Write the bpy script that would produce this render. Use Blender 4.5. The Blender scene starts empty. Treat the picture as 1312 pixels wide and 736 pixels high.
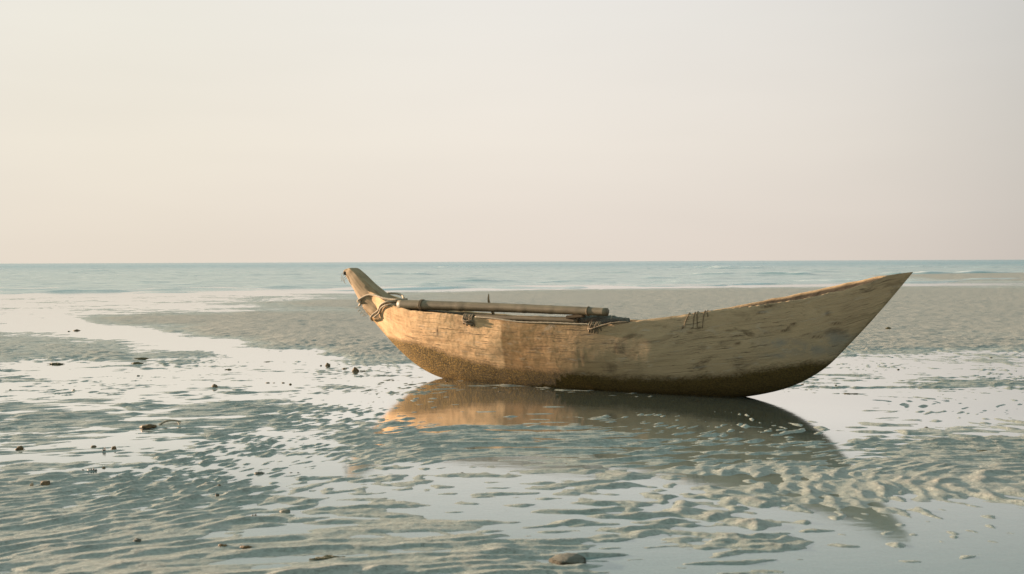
HULL=[
[-1.42,0.085,0.935,0.931,1.07],
[-1.241,0.099,0.937,0.933,0.847],
[-1.063,0.119,0.94,0.882,0.664],
[-0.884,0.147,0.906,0.802,0.498],
[-0.706,0.182,0.838,0.735,0.344],
[-0.527,0.219,0.781,0.73,0.212],
[-0.349,0.254,0.751,0.724,0.107],
[-0.17,0.284,0.736,0.718,0.034],
[0.009,0.31,0.725,0.712,-0.01],
[0.187,0.332,0.716,0.703,-0.033],
[0.366,0.351,0.707,0.693,-0.055],
[0.544,0.366,0.697,0.683,-0.061],
[0.723,0.38,0.685,0.676,-0.066],
[0.901,0.391,0.673,0.673,-0.072],
[1.08,0.399,0.66,0.669,-0.076],
[1.259,0.406,0.656,0.668,-0.077],
[1.437,0.411,0.653,0.669,-0.078],
[1.616,0.414,0.65,0.67,-0.079],
[1.794,0.416,0.653,0.668,-0.079],
[1.973,0.414,0.657,0.661,-0.078],
[2.151,0.411,0.664,0.663,-0.077],
[2.33,0.406,0.676,0.685,-0.075],
[2.509,0.398,0.705,0.711,-0.07],
[2.687,0.387,0.732,0.74,-0.063],
[2.866,0.372,0.759,0.768,-0.056],
[3.044,0.355,0.786,0.804,-0.044],
[3.223,0.334,0.81,0.84,-0.021],
[3.401,0.311,0.834,0.874,0.009],
[3.58,0.285,0.859,0.91,0.051],
[3.759,0.257,0.884,0.947,0.109],
[3.937,0.226,0.915,0.985,0.198],
[4.116,0.192,0.955,1.024,0.326],
[4.294,0.153,0.998,1.064,0.513],
[4.473,0.109,1.056,1.1,0.711],
[4.651,0.059,1.125,1.128,0.923],
[4.83,0.004,1.147,1.148,1.147]]
PROW=[[-1.381,1.147],[-1.335,1.174],[-1.267,1.187],[-1.177,1.139],[-1.012,1.009],[-0.826,0.864],[-0.526,0.74],[-0.474,0.639],[-0.688,0.531],[-0.861,0.595],[-1.103,0.764],[-1.258,0.972]]
POLE=[[-0.471,0.793,0.2],[0.875,0.783,0.24],[2.08,0.766,0.3]]
SPAR=[[-0.238,0.734,0.12],[0.613,0.697,0.2],[1.275,0.689,0.22],[1.734,0.684,0.22]]
NET=[[1.651,0.688,0.18],[1.836,0.693,0.12],[2.289,0.691,0.1]]
BLOCK=[1.722,0.709]
ROPE1=[[-1.137,0.817,0.11],[-1.066,0.857,0.115],[-0.969,0.889,0.112],[-0.861,0.885,0.11],[-0.727,0.862,0.115],[-0.598,0.847,0.13],[-0.482,0.845,0.17]]
ROPE2=[[-0.902,0.674,0.115],[-0.823,0.718,0.118],[-0.755,0.78,0.122],[-0.654,0.816,0.127],[-0.537,0.827,0.14],[-0.451,0.829,0.17]]
L1=0.535
L2=2.005
L3=3.025
PIN=0.477
PINZ=[0.21,0.91]
ALGAE=[[-0.897,0.451],[-0.648,0.432],[-0.254,0.409],[0.081,0.349],[0.392,0.29],[0.686,0.238],[0.904,0.208],[1.429,0.194],[1.777,0.184],[2.271,0.173],[2.736,0.179],[3.11,0.224],[3.466,0.273],[3.742,0.338],[3.94,0.371],[4.063,0.366],[4.152,0.387],[4.238,0.441]]
STEP=0.941
KNOTS=[[4.152,0.789,0.022,0.018],[3.865,0.689,0.03,0.014],[3.778,0.633,0.05,0.012],[3.825,0.654,0.02,0.012],[1.861,0.323,0.012,0.02],[0.103,0.523,0.014,0.05],[3.66,0.845,0.09,0.012],[3.592,0.796,0.05,0.01],[4.05,0.582,0.05,0.008],[4.212,0.701,0.04,0.008],[3.345,0.511,0.16,0.004],[2.922,0.643,0.22,0.004]]
GREY=[[3.979,0.47,0.28,0.06],[3.754,0.521,0.2,0.04],[4.204,0.557,0.16,0.07],[3.681,0.407,0.12,0.03]]
SAND=[
[0.2154, 0.3635, 3.3968, 0.5848, 0.032],
[0.2565, 0.3224, 3.3847, 0.5259, 0.02],
[-0.3333, 0.0549, 3.2368, 0.1045, 0.022],
[-0.275, 0.0583, 3.1588, 0.1671, 0.022],
[-0.2236, 0.0617, 3.08, 0.2308, 0.022],
[-0.1447, 0.0926, 3.0304, 0.2803, 0.028],
[-0.1104, 0.0583, 2.8164, 0.1644, 0.022],
[-0.5117, 0.1097, 2.8503, 0.1747, 0.02],
[-0.3779, 0.0377, 2.8008, 0.1171, 0.014],
[-0.3059, 0.0549, 2.7353, 0.0676, 0.012],
[-0.4156, 0.2401, 2.2032, 0.1091, 0.0085],
[-0.4053, 0.2503, 1.7305, 0.3635, 0.0085],
[-0.4156, 0.2401, 1.6373, 0.2703, 0.0065],
[0.4005, 0.1783, 2.8326, 0.0652, 0.02],
[0.452, 0.1269, 1.9631, 0.1672, 0.016],
[0.4726, 0.1063, 2.4427, 0.0316, 0.016],
[-0.0384, 0.1166, 2.0702, 0.1172, 0.011],
[0.1296, 0.1063, 2.0081, 0.1223, 0.0075],
[0.2668, 0.0789, 1.8751, 0.0858, 0.008],
[-0.1001, 0.0892, 1.6038, 0.1468, 0.009],
[0.013, 0.0789, 1.5078, 0.1408, 0.01],
[0.1468, 0.096, 1.6918, 0.1041, 0.01],
[0.2805, 0.0446, 1.7393, 0.05, 0.006],
[0.5274, 0.1886, 4.4402, 0.2644, 0.16],
[-0.1173, 0.1063, 3.5225, 0.0835, 0.03],
[0.3525, 0.1097, 1.8436, 0.0866, 0.006],
[0.3011, 0.024, 2.0681, 0.026, 0.008],
[-0.2236, 0.0686, 2.2692, 0.1059, 0.006],
[0.1982, 0.0652, 1.5775, 0.0598, 0.006],
[0.0027, 0.0686, 1.8597, 0.0704, 0.005],
[-0.4362, 0.0823, 2.2962, 0.1088, 0.005],
[-0.3985, 0.0446, 3.1489, 0.0894, -0.018],
[-0.3402, 0.048, 3.0291, 0.0906, -0.018],
[-0.2716, 0.048, 2.8767, 0.0827, -0.018],
[-0.1996, 0.0514, 2.7452, 0.0853, -0.016],
[-0.3265, 0.0686, 2.0709, 0.0457, -0.005],
[-0.2167, 0.0754, 1.8986, 0.0622, -0.004],
[-0.107, 0.048, 1.9989, 0.1132, 0.007],
[0.1159, 0.1612, 2.3097, 0.0773, -0.008],
[0.1742, 0.1029, 2.244, 0.1136, -0.005]]
BRK=[[37.951,100.774,8.64,0.42],[23.18,96.818,2.988,0.4],[18.337,101.247,2.778,0.3],[-1.468,69.087,3.08,0.22],[4.393,71.933,2.714,0.12],[-10.599,57.009,1.76,0.2],[-19.016,50.074,2.147,0.16],[-21.583,47.951,1.316,0.1],[-13.963,52.051,2.321,0.06],[-13.573,38.33,0.789,0.03],[11.452,81.826,2.245,0.16],[10.361,121.76,3.34,0.25],[-10.634,114.059,3.129,0.25]]
DEBRIS=[
[-2.229, 13.723, 0.077, 0.067, 'stone', 'small dark rounded stone on bright wet sand left of the larger domed stone'],
[-2.314, 13.727, 0.029, 0.029, 'pebble', 'tiny pebble just left of the small dark rounded stone'],
[-1.802, 13.021, 0.1, 0.082, 'stone', 'larger brown domed stone on the wet sand nearest the bow post'],
[-1.712, 13.018, 0.081, 0.018, 'seaweed_strand', 'thin flat strand of weed trailing from the larger brown domed stone'],
[-1.97, 13.313, 0.065, 0.028, 'seaweed_clump', 'low reddish brown weed scrap between the small dark stone and the larger domed stone'],
[-2.98, 11.365, 0.073, 0.057, 'stone', 'lone brown stone on the pale wet sheet left of the boat'],
[-2.54, 11.789, 0.05, 0.025, 'pebble', 'leftmost of the four little brown pebbles lying in a row'],
[-2.475, 11.786, 0.033, 0.017, 'pebble', 'second from the left and smallest of the four little brown pebbles in a row'],
[-2.377, 11.783, 0.041, 0.025, 'pebble', 'third from the left of the four little brown pebbles in a row'],
[-2.274, 11.629, 0.033, 0.033, 'pebble', 'rightmost of the four little brown pebbles in a row, set slightly lower'],
[-8.08, 21.082, 0.14, 0.047, 'seaweed_clump', 'faraway reddish weed clump beside the pale channel on the left'],
[-8.134, 20.85, 0.061, 0.031, 'pebble', 'tiny faraway pebble just left of the reddish weed clump by the channel'],
[-5.652, 14.077, 0.23, 0.042, 'seaweed_strand', 'long flat dark weed strand on the left edge of the wet sheet'],
[-4.795, 14.713, 0.213, 0.043, 'seaweed_strand', 'upper of two olive weed strands lying close together on the wet sheet'],
[-4.668, 14.143, 0.164, 0.041, 'seaweed_strand', 'lower of two olive weed strands lying close together on the wet sheet'],
[-3.314, 13.27, 0.085, 0.028, 'seaweed_strand', 'short olive weed strand at the edge of the grey sand beyond the lone brown stone'],
[-3.087, 14.295, 0.091, 0.02, 'seaweed_strand', 'thin dark weed scrap on the far wet sand edge near the stones'],
[-4.143, 12.575, 0.046, 0.027, 'pebble', 'small paired pebble nub in the middle of the left wet sheet'],
[-4.305, 11.134, 0.041, 0.033, 'shell', 'small buff shell standing in the water at the near edge of the left wet sheet'],
[-4.965, 11.224, 0.034, 0.025, 'pebble', 'tiny pebble at the far left edge of the wet sheet'],
[-2.756, 8.584, 0.137, 0.037, 'seaweed_clump', 'orange brown seaweed heap on rippled sand beside the pale bent twig'],
[-2.639, 8.746, 0.164, 0.051, 'driftwood_twig', 'pale bent twig arching over the rippled sand beside the orange brown seaweed'],
[-3.318, 7.63, 0.069, 0.04, 'seaweed_clump', 'rusty weed lump on a dark mud patch at the left edge'],
[-2.85, 7.716, 0.051, 0.029, 'stone', 'low brown stone, left one of the trio in the narrow streak of water'],
[-2.712, 7.522, 0.022, 0.039, 'shell', 'dark upright shell, middle one of the trio in the narrow streak of water'],
[-2.677, 7.616, 0.039, 0.05, 'seaweed_clump', 'tufted dark weed, right one of the trio in the narrow streak of water'],
[-2.595, 6.842, 0.02, 0.015, 'pebble', 'tiny black pebble left of the row of dark mussels'],
[-2.529, 6.815, 0.056, 0.02, 'shell', 'row of dark mussel shells stuck together on the rippled sand'],
[-2.495, 6.918, 0.031, 0.026, 'seaweed_clump', 'small pointed weed tuft above the row of dark mussels'],
[-2.616, 6.343, 0.072, 0.043, 'stone', 'big blocky brown stone on the rippled sand at the lower left'],
[-2.686, 6.322, 0.024, 0.038, 'shell', 'black and white upright shell just left of the big blocky brown stone'],
[-1.579, 6.049, 0.031, 0.026, 'stone', 'small black stone standing in the water streak left of centre'],
[-1.621, 6.258, 0.018, 0.014, 'pebble', 'tiny brown pebble just above the small black stone in the water streak'],
[-1.143, 5.681, 0.069, 0.024, 'stone', 'flat domed grey green stone by the edge of the water streak'],
[-1.503, 6.719, 0.086, 0.024, 'stone', 'flat tan sandy stone beside two tiny black pebbles'],
[-1.318, 6.74, 0.024, 0.014, 'pebble', 'left of two tiny black pebbles beside the flat tan stone'],
[-1.276, 6.739, 0.019, 0.014, 'pebble', 'right of two tiny black pebbles beside the flat tan stone'],
[-1.265, 5.527, 0.028, 0.02, 'shell', 'pair of small dark shells at the edge of the water near the flat domed stone'],
[-1.678, 5.056, 0.045, 0.019, 'stone', 'dark low stone among the ripples near the bottom left'],
[-1.271, 4.967, 0.047, 0.018, 'seaweed_clump', 'dark weed lump left of the long reddish weed lump near the bottom'],
[-1.169, 4.951, 0.061, 0.018, 'seaweed_clump', 'long reddish brown weed lump near the bottom of the picture'],
[-0.782, 4.776, 0.154, 0.017, 'seaweed_strand', 'long dark weed strand lying across a puddle near the bottom'],
[0.23, 4.723, 0.154, 0.057, 'stone', 'broad half buried stone with pale sand on top and dark mossy front'],
[-0.3, 6.719, 0.023, 0.014, 'pebble', 'tiny black pebble on the rippled sand in front of the boat'],
[3.091, 8.472, 0.037, 0.019, 'pebble', 'tiny black pebble on the mirror flat water at the right'],
[3.058, 7.391, 0.078, 0.017, 'seaweed_strand', 'dark weed strand on the peach lit sand bank at the right'],
[4.405, 12.961, 0.038, 0.028, 'pebble', 'small dark pebble on the wet sheet right of the boat, farther one'],
[6.668, 20.157, 0.117, 0.058, 'seaweed_strand', 'small dark weed scrap on the grey far sand right of the stern'],
[2.923, 11.446, 0.049, 0.024, 'seaweed_clump', 'brown weed crumb lying under the rising stern of the boat'],
[3.181, 10.625, 0.153, 0.023, 'seaweed_strand', 'thin speckled weed strand on the wet sheet near the stern'],
[3.238, 11.363, 0.024, 0.024, 'pebble', 'tiny pebble on the wet sheet between the stern and the thin weed strand'],
[6.097, 14.463, 0.043, 0.032, 'pebble', 'tiny dark pebble among streaks of wet sand at the far right'],
[-0.689, 11.876, 0.049, 0.025, 'seaweed_clump', 'weed crumb stuck in the mud where the left end of the keel meets the sand'],
[-0.124, 10.928, 0.03, 0.023, 'pebble', 'small amber pebble in the water against the hull, near its sunlit end'],
[0.129, 10.725, 0.022, 0.015, 'pebble', 'tiny amber pebble in the water right of the small amber one by the hull']]
FRAME=[[-0.70775, 12.19503, 0.0], [0.852, -0.52355, 0.0], [-0.52355, -0.852, 0.0]]
CFG=dict(sun_az=-62.5,sun_el=6.5,sun=5.0,sun_col=(1,.73,.51),exp=1.5,nish=.25,zen=(168,214,206),
 base=-.0065,rip=1.9,lam=.115,ior=1.4,frp=.5,silt=(.31,.45,.43),siltf=.4,mid=(214,232,227),row=.0021,cols=860,
 sand_dry_a=(.36,.345,.305),sand_dry_b=(.44,.42,.375),sand_wet_a=(.325,.355,.305),sand_wet_b=(.43,.445,.39),
 sea_near=(.30,.41,.39),sea_far=(.004,.225,.275),
 wood=[(.30,.175,.08),(.60,.38,.195),(.72,.48,.26),(.76,.56,.34)],step=STEP,shade_amt=.95,shade_mul=(.50,.46,.38),agedc=(.53,.43,.285))
import bpy, bmesh, math, random
import numpy as np
from mathutils import Vector, Matrix, noise as mnoise
random.seed(7)
SC = bpy.context.scene
COL = SC.collection
R = math.radians

# ------------------------------------------------------------------ helpers
def link(o, parent=None):
    COL.objects.link(o)
    if parent: o.parent = parent
    return o

def mesh_obj(name, verts, faces, mat, parent=None, smooth=True, attrs=None, uv=None):
    me = bpy.data.meshes.new(name)
    verts = np.asarray(verts, dtype=np.float32)
    if isinstance(faces, np.ndarray):
        nf, k = faces.shape
        me.vertices.add(len(verts)); me.vertices.foreach_set('co', verts.ravel())
        me.loops.add(nf*k); me.loops.foreach_set('vertex_index', faces.astype(np.int32).ravel())
        me.polygons.add(nf); me.polygons.foreach_set('loop_start', np.arange(0, nf*k, k, dtype=np.int32))
        me.update(calc_edges=True)
    else:
        me.from_pydata([tuple(map(float, v)) for v in verts], [], faces)
    me.validate(clean_customdata=False)
    if smooth: me.polygons.foreach_set('use_smooth', np.ones(len(me.polygons), dtype=bool))
    for an, av in (attrs or {}).items():
        a = me.attributes.new(an, 'FLOAT', 'POINT'); a.data.foreach_set('value', np.asarray(av, dtype=np.float32))
    if uv is not None:
        a = me.attributes.new('wood_uv', 'FLOAT_VECTOR', 'POINT')
        uv = np.asarray(uv, dtype=np.float32); uv = np.c_[uv, np.zeros(len(uv), np.float32)] if uv.shape[1] == 2 else uv
        a.data.foreach_set('vector', uv.astype(np.float32).ravel())
    me.materials.append(mat); me.update()
    o = bpy.data.objects.new(name, me)
    return link(o, parent)

def tag(o, label=None, cat=None, group=None, kind=None):
    if label: o['label'] = label
    if cat: o['category'] = cat
    if group: o['group'] = group
    if kind: o['kind'] = kind
    return o

def empty(name, loc):
    o = bpy.data.objects.new(name, None); o.location = loc; o.empty_display_size = .1
    return link(o)

class N:
    """tiny node helper"""
    def __init__(s, name):
        s.m = bpy.data.materials.new(name); s.m.use_nodes = True
        s.t = s.m.node_tree; s.t.nodes.clear()
        s.out = s.t.nodes.new('ShaderNodeOutputMaterial')
    def n(s, typ, ins=None, **kw):
        nd = s.t.nodes.new('ShaderNode'+typ)
        for k, v in kw.items(): setattr(nd, k, v)
        for k, v in (ins or {}).items(): s.put(nd.inputs[k], v)
        return nd
    def put(s, sock, v):
        if isinstance(v, bpy.types.NodeSocket): s.t.links.new(v, sock)
        elif isinstance(v, bpy.types.Node): s.t.links.new(v.outputs[0], sock)
        else: sock.default_value = v
    def math(s, op, a, b=0.0, clamp=False):
        nd = s.n('Math', {0: a, 1: b}, operation=op); nd.use_clamp = clamp; return nd.outputs[0]
    def mix(s, f, a, b, blend='MIX'):
        nd = s.n('Mix', data_type='RGBA', blend_type=blend)
        s.put(nd.inputs[0], f); s.put(nd.inputs[6], a); s.put(nd.inputs[7], b); return nd.outputs[2]
    def ramp(s, f, stops, interp='LINEAR'):
        nd = s.n('ValToRGB', {0: f}); r = nd.color_ramp; r.interpolation = interp
        while len(r.elements) < len(stops): r.elements.new(.5)
        for e, (p, c) in zip(r.elements, stops):
            e.position = p; e.color = c if len(c) == 4 else (*c, 1)
        return nd.outputs[0]
    def rng(s, v, a, b, c=0.0, d=1.0, smooth=True):
        nd = s.n('MapRange', {0: v, 1: a, 2: b, 3: c, 4: d}); nd.interpolation_type = 'SMOOTHSTEP' if smooth else 'LINEAR'
        return nd.outputs[0]
    def noise(s, vec, scale, detail=4, rough=.55, dist=0.0):
        return s.n('TexNoise', {'Vector': vec, 'Scale': scale, 'Detail': detail, 'Roughness': rough, 'Distortion': dist}).outputs[0]
    def mapv(s, vec, scale=(1,1,1), rot=(0,0,0), loc=(0,0,0)):
        return s.n('Mapping', {0: vec, 'Scale': scale, 'Rotation': rot, 'Location': loc}).outputs[0]
    def attr(s, name): return s.n('Attribute', attribute_name=name)
    def bump(s, h, strength, dist, nrm=None):
        nd = s.n('Bump', {'Height': h, 'Strength': strength, 'Distance': dist})
        if nrm is not None: s.put(nd.inputs['Normal'], nrm)
        return nd.outputs[0]
    def principled(s, **k):
        nd = s.n('BsdfPrincipled')
        for a, v in k.items(): s.put(nd.inputs[a.replace('_', ' ')], v)
        return nd
    def done(s, sh):
        s.put(s.out.inputs[0], sh); return s.m

def c4(r, g, b): return (r, g, b, 1.0)

# numpy gradient noise ------------------------------------------------
def _hash(ix, iy, seed):
    h = (ix.astype(np.int64)*374761393 + iy.astype(np.int64)*668265263 + seed*974711) & 0xffffffff
    h = ((h ^ (h >> 13))*1274126177) & 0xffffffff
    return ((h ^ (h >> 16)) & 0xffff).astype(np.float32)*(2*math.pi/65536)

def perlin(x, y, seed=0):
    x0 = np.floor(x); y0 = np.floor(y); fx = (x-x0).astype(np.float32); fy = (y-y0).astype(np.float32)
    u = fx*fx*fx*(fx*(fx*6-15)+10); v = fy*fy*fy*(fy*(fy*6-15)+10)
    def g(dx, dy):
        a = _hash(x0+dx, y0+dy, seed); return np.cos(a)*(fx-dx)+np.sin(a)*(fy-dy)
    a = g(0, 0); b = g(1, 0); c = g(0, 1); d = g(1, 1)
    return (a+(b-a)*u + ((c+(d-c)*u)-(a+(b-a)*u))*v)*1.45

def fbm(x, y, seed=0, octv=4, gain=.5):
    t = 0; amp = 1
    for i in range(octv):
        t = t + amp*perlin(x, y, seed+i*17); x = x*2.03; y = y*2.03; amp *= gain
    return t

def sstep(a, b, x):
    t = np.clip((x-a)/(b-a), 0, 1); return t*t*(3-2*t)

def grid_faces(nr, nc):
    i = np.arange(nr-1)[:, None]*nc + np.arange(nc-1)[None, :]
    i = i.ravel(); return np.c_[i, i+1, i+nc+1, i+nc]

# ------------------------------------------------------------------ light
SUN_AZ, SUN_EL = CFG['sun_az'], CFG['sun_el']     # azimuth from +Y towards +X
sun_dir = Vector((math.sin(R(SUN_AZ))*math.cos(R(SUN_EL)), math.cos(R(SUN_AZ))*math.cos(R(SUN_EL)), math.sin(R(SUN_EL))))
sl = bpy.data.lights.new('sun', 'SUN'); sl.energy = CFG['sun']; sl.angle = R(0.5); sl.color = CFG['sun_col']
so = link(bpy.data.objects.new('sun', sl)); so.rotation_euler = sun_dir.to_track_quat('Z', 'Y').to_euler()
so.location = (-20, 8, 12)

W = bpy.data.worlds.new('World'); SC.world = W; W.use_nodes = True
wt = W.node_tree; bg = wt.nodes['Background']; bg.inputs[1].default_value = .1
def wn(t, **k):
    nd = wt.nodes.new('ShaderNode'+t)
    for a, v in k.items(): setattr(nd, a, v)
    return nd
def wmath(op, a, b=0.0, clamp=False):
    nd = wn('Math', operation=op); nd.use_clamp = clamp
    for i, v in ((0, a), (1, b)):
        if isinstance(v, bpy.types.NodeSocket): wt.links.new(v, nd.inputs[i])
        else: nd.inputs[i].default_value = v
    return nd.outputs[0]
sky = wn('TexSky', sky_type='NISHITA'); sky.sun_disc = False
sky.sun_elevation = R(SUN_EL); sky.sun_rotation = R(SUN_AZ); sky.ozone_density = 1.5; sky.dust_density = 1.0
tc = wn('TexCoord'); sep = wn('SeparateXYZ'); wt.links.new(tc.outputs['Generated'], sep.inputs[0])
el = sep.outputs[2]
# the hazy evening band above the horizon: brightness falls away from the sun's side
hx = wmath('SQRT', wmath('MAXIMUM', wmath('SUBTRACT', 1.0, wmath('MULTIPLY', el, el)), .0001))
az = wmath('DIVIDE', wmath('ADD', wmath('MULTIPLY', sep.outputs[0], math.sin(R(SUN_AZ))), wmath('MULTIPLY', sep.outputs[1], math.cos(R(SUN_AZ)))), hx)
def wramp(f, stops):
    nd = wn('ValToRGB'); r = nd.color_ramp
    while len(r.elements) < len(stops): r.elements.new(.5)
    for e, (p, c) in zip(r.elements, stops): e.position = p; e.color = (*c, 1)
    wt.links.new(f, nd.inputs[0]); return nd.outputs[0]
def lin(r, g, b):
    return tuple(((v/255+.055)/1.055)**2.4 if v > 10 else v/255/12.92 for v in (r, g, b))
elev_col = wramp(el, [(0.0, lin(231,219,207)), (.10, lin(238,230,219)), (.23, lin(236,233,227)), (.34, lin(226,232,231)), (.5, lin(*CFG['mid'])), (1.0, lin(*CFG['zen']))])
az01 = wmath('ADD', wmath('MULTIPLY', az, .5), .5)
az_col = wramp(az01,  [(0.0, (.64,.67,.70)), (.38, (.60,.625,.65)), (.52, (.71,.725,.74)), (.58, (.87,.875,.88)), (.64, (.94,.94,.945)), (.72, (1.0,1.0,1.0)), (.80, (1.01,1.0,.98)), (.90, (1.02,.99,.94)), (1.0, (1.6,1.4,1.05))])
az_col.node.color_ramp.interpolation = 'B_SPLINE'
mul = wn('Mix', data_type='RGBA', blend_type='MULTIPLY'); mul.inputs[0].default_value = 1
wt.links.new(elev_col, mul.inputs[6]); wt.links.new(az_col, mul.inputs[7])
hz = wn('TexNoise'); hz.inputs['Scale'].default_value = 2.2; hz.inputs['Detail'].default_value = 3
hm = wn('Mapping'); hm.inputs['Scale'].default_value = (1, 1, 6); wt.links.new(tc.outputs['Generated'], hm.inputs[0]); wt.links.new(hm.outputs[0], hz.inputs['Vector'])
hr = wn('MapRange'); hr.inputs[1].default_value = .3; hr.inputs[2].default_value = .7; hr.inputs[3].default_value = .975; hr.inputs[4].default_value = 1.02
wt.links.new(hz.outputs[0], hr.inputs[0])
mul2 = wn('Mix', data_type='RGBA', blend_type='MULTIPLY'); mul2.inputs[0].default_value = 1
K = 10/(2**CFG['exp'])
wt.links.new(mul.outputs[2], mul2.inputs[6]); wt.links.new(wmath('MULTIPLY', hr.outputs[0], K), mul2.inputs[7])
mx = wn('Mix', data_type='RGBA')
fr = wn('MapRange'); fr.inputs[1].default_value = .3; fr.inputs[2].default_value = .9; fr.inputs[3].default_value = 0.0; fr.inputs[4].default_value = CFG['nish']
wt.links.new(el, fr.inputs[0]); wt.links.new(fr.outputs[0], mx.inputs[0])
wt.links.new(mul2.outputs[2], mx.inputs[6]); wt.links.new(sky.outputs[0], mx.inputs[7])
wt.links.new(mx.outputs[2], bg.inputs[0])

# ------------------------------------------------------------------ camera
cam = bpy.data.cameras.new('camera'); cam.lens = 40.0; cam.sensor_width = 36; cam.clip_end = 60000; cam.clip_start = .05
co = link(bpy.data.objects.new('camera', cam)); SC.camera = co
pitch = math.atan(32.5/1458); roll = R(0.218)
fw = Vector((0, math.cos(pitch), -math.sin(pitch))); r0 = Vector((1, 0, 0)); u0 = r0.cross(fw)
rr = r0*math.cos(roll)-u0*math.sin(roll); uu = u0*math.cos(roll)+r0*math.sin(roll)
M = Matrix((rr, uu, -fw)).transposed().to_4x4(); M.translation = (0, 0, 1.25); co.matrix_world = M
cam.dof.use_dof = True; cam.dof.focus_distance = 11.3; cam.dof.aperture_fstop = 5.0

SC.view_settings.view_transform = 'Standard'; SC.view_settings.look = 'None'
SC.view_settings.exposure = CFG['exp']; SC.view_settings.gamma = 1
SC.cycles.max_bounces = 8; SC.cycles.transparent_max_bounces = 12
SC.cycles.caustics_reflective = False; SC.cycles.caustics_refractive = False

# ------------------------------------------------------------------ materials
def mat_sand():
    b = N('wet_sand'); g = b.n('NewGeometry'); pos = g.outputs['Position']
    sepz = b.n('SeparateXYZ', {0: pos}); z = sepz.outputs[2]
    wet = b.rng(z, .001, .030, 1.0, 0.0)
    n1 = b.noise(pos, 1.3, 5); n2 = b.noise(pos, 60, 3); n3 = b.noise(b.mapv(pos, (.35, 1, 1)), 9, 4)
    dry = b.mix(n1, c4(*CFG['sand_dry_a']), c4(*CFG['sand_dry_b']))
    wetc = b.mix(n1, c4(*CFG['sand_wet_a']), c4(*CFG['sand_wet_b']))
    col = b.mix(wet, dry, wetc)
    col = b.mix(b.rng(n2, .35, .7, .0, .40), col, c4(.10,.10,.08))
    n4 = b.noise(pos, 22, 4, .75)
    col = b.mix(b.rng(n4, .50, .68, .0, .42), col, c4(.12,.115,.09))
    col = b.mix(b.rng(n4, .32, .48, .42, .0), col, c4(.46,.43,.37))
    col = b.mix(b.rng(n3, .58, .75, .0, .35), col, c4(.40,.36,.29))
    vor = b.n('TexVoronoi', {'Vector': pos, 'Scale': 11.0, 'Randomness': 1.0}).outputs['Distance']
    col = b.mix(b.rng(vor, .02, .06, .6, 0), col, c4(.06,.05,.035))
    rough = b.rng(wet, 0, 1, .7, .34, False)
    bp = b.bump(b.noise(pos, 34, 6, .75), .9, .014)
    bp = b.bump(b.noise(b.mapv(pos, (.5, 1, 1), (0, 0, .45)), 14, 4), .6, .016, bp)
    p = b.principled(Base_Color=col, Roughness=rough, Normal=bp); p.inputs['IOR'].default_value = 1.33
    return b.done(p)

def mat_pool():
    b = N('shallow_water'); pos = b.n('NewGeometry').outputs['Position']
    h = b.noise(b.mapv(pos, (.45, 1, 1)), 7, 4)
    nrm = b.bump(h, .16, .004)
    fr = b.n('Fresnel', {'IOR': 1.33, 'Normal': nrm}).outputs[0]
    gl = b.n('BsdfGlossy', {'Color': c4(1,1,1), 'Roughness': .065, 'Normal': nrm})
    tr = b.n('BsdfTransparent', {'Color': c4(.86,.92,.91)})
    silt = b.n('BsdfDiffuse', {'Color': c4(*CFG['silt'])})
    body = b.n('MixShader', {0: CFG['siltf'], 1: tr, 2: silt})
    fr = b.rng(fr, .13, .44, .10, .90, False)
    m = b.n('MixShader', {0: fr, 1: body, 2: gl})
    return b.done(m)

def mat_sea():
    b = N('sea_water'); pos = b.n('NewGeometry').outputs['Position']
    foam = b.attr('foam').outputs['Fac']
    fn = b.noise(b.mapv(pos, (.6, 1.6, 1)), .9, 6, .7)
    ff = b.rng(b.math('ADD', foam, b.math('MULTIPLY', b.math('SUBTRACT', fn, .5), 1.1)), .45, .75)
    far = b.attr('far').outputs['Fac']
    col = b.mix(far, c4(*CFG['sea_near']), c4(*CFG['sea_far']))
    col = b.mix(ff, col, c4(.78,.78,.76))
    h1 = b.noise(b.mapv(pos, (.45, 1, 1)), 1.6, 5, .6); h2 = b.noise(b.mapv(pos, (.3, 1, 1)), .22, 4, .6)
    nrm = b.bump(h1, .55, .10); nrm = b.bump(h2, .4, .6, nrm)
    p = b.principled(Base_Color=col, Roughness=b.mix(ff, c4(.19,.19,.19), c4(.8,.8,.8)), Normal=nrm)
    p.inputs['IOR'].default_value = 1.33; p.inputs['Specular IOR Level'].default_value = .36
    return b.done(p)

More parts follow.
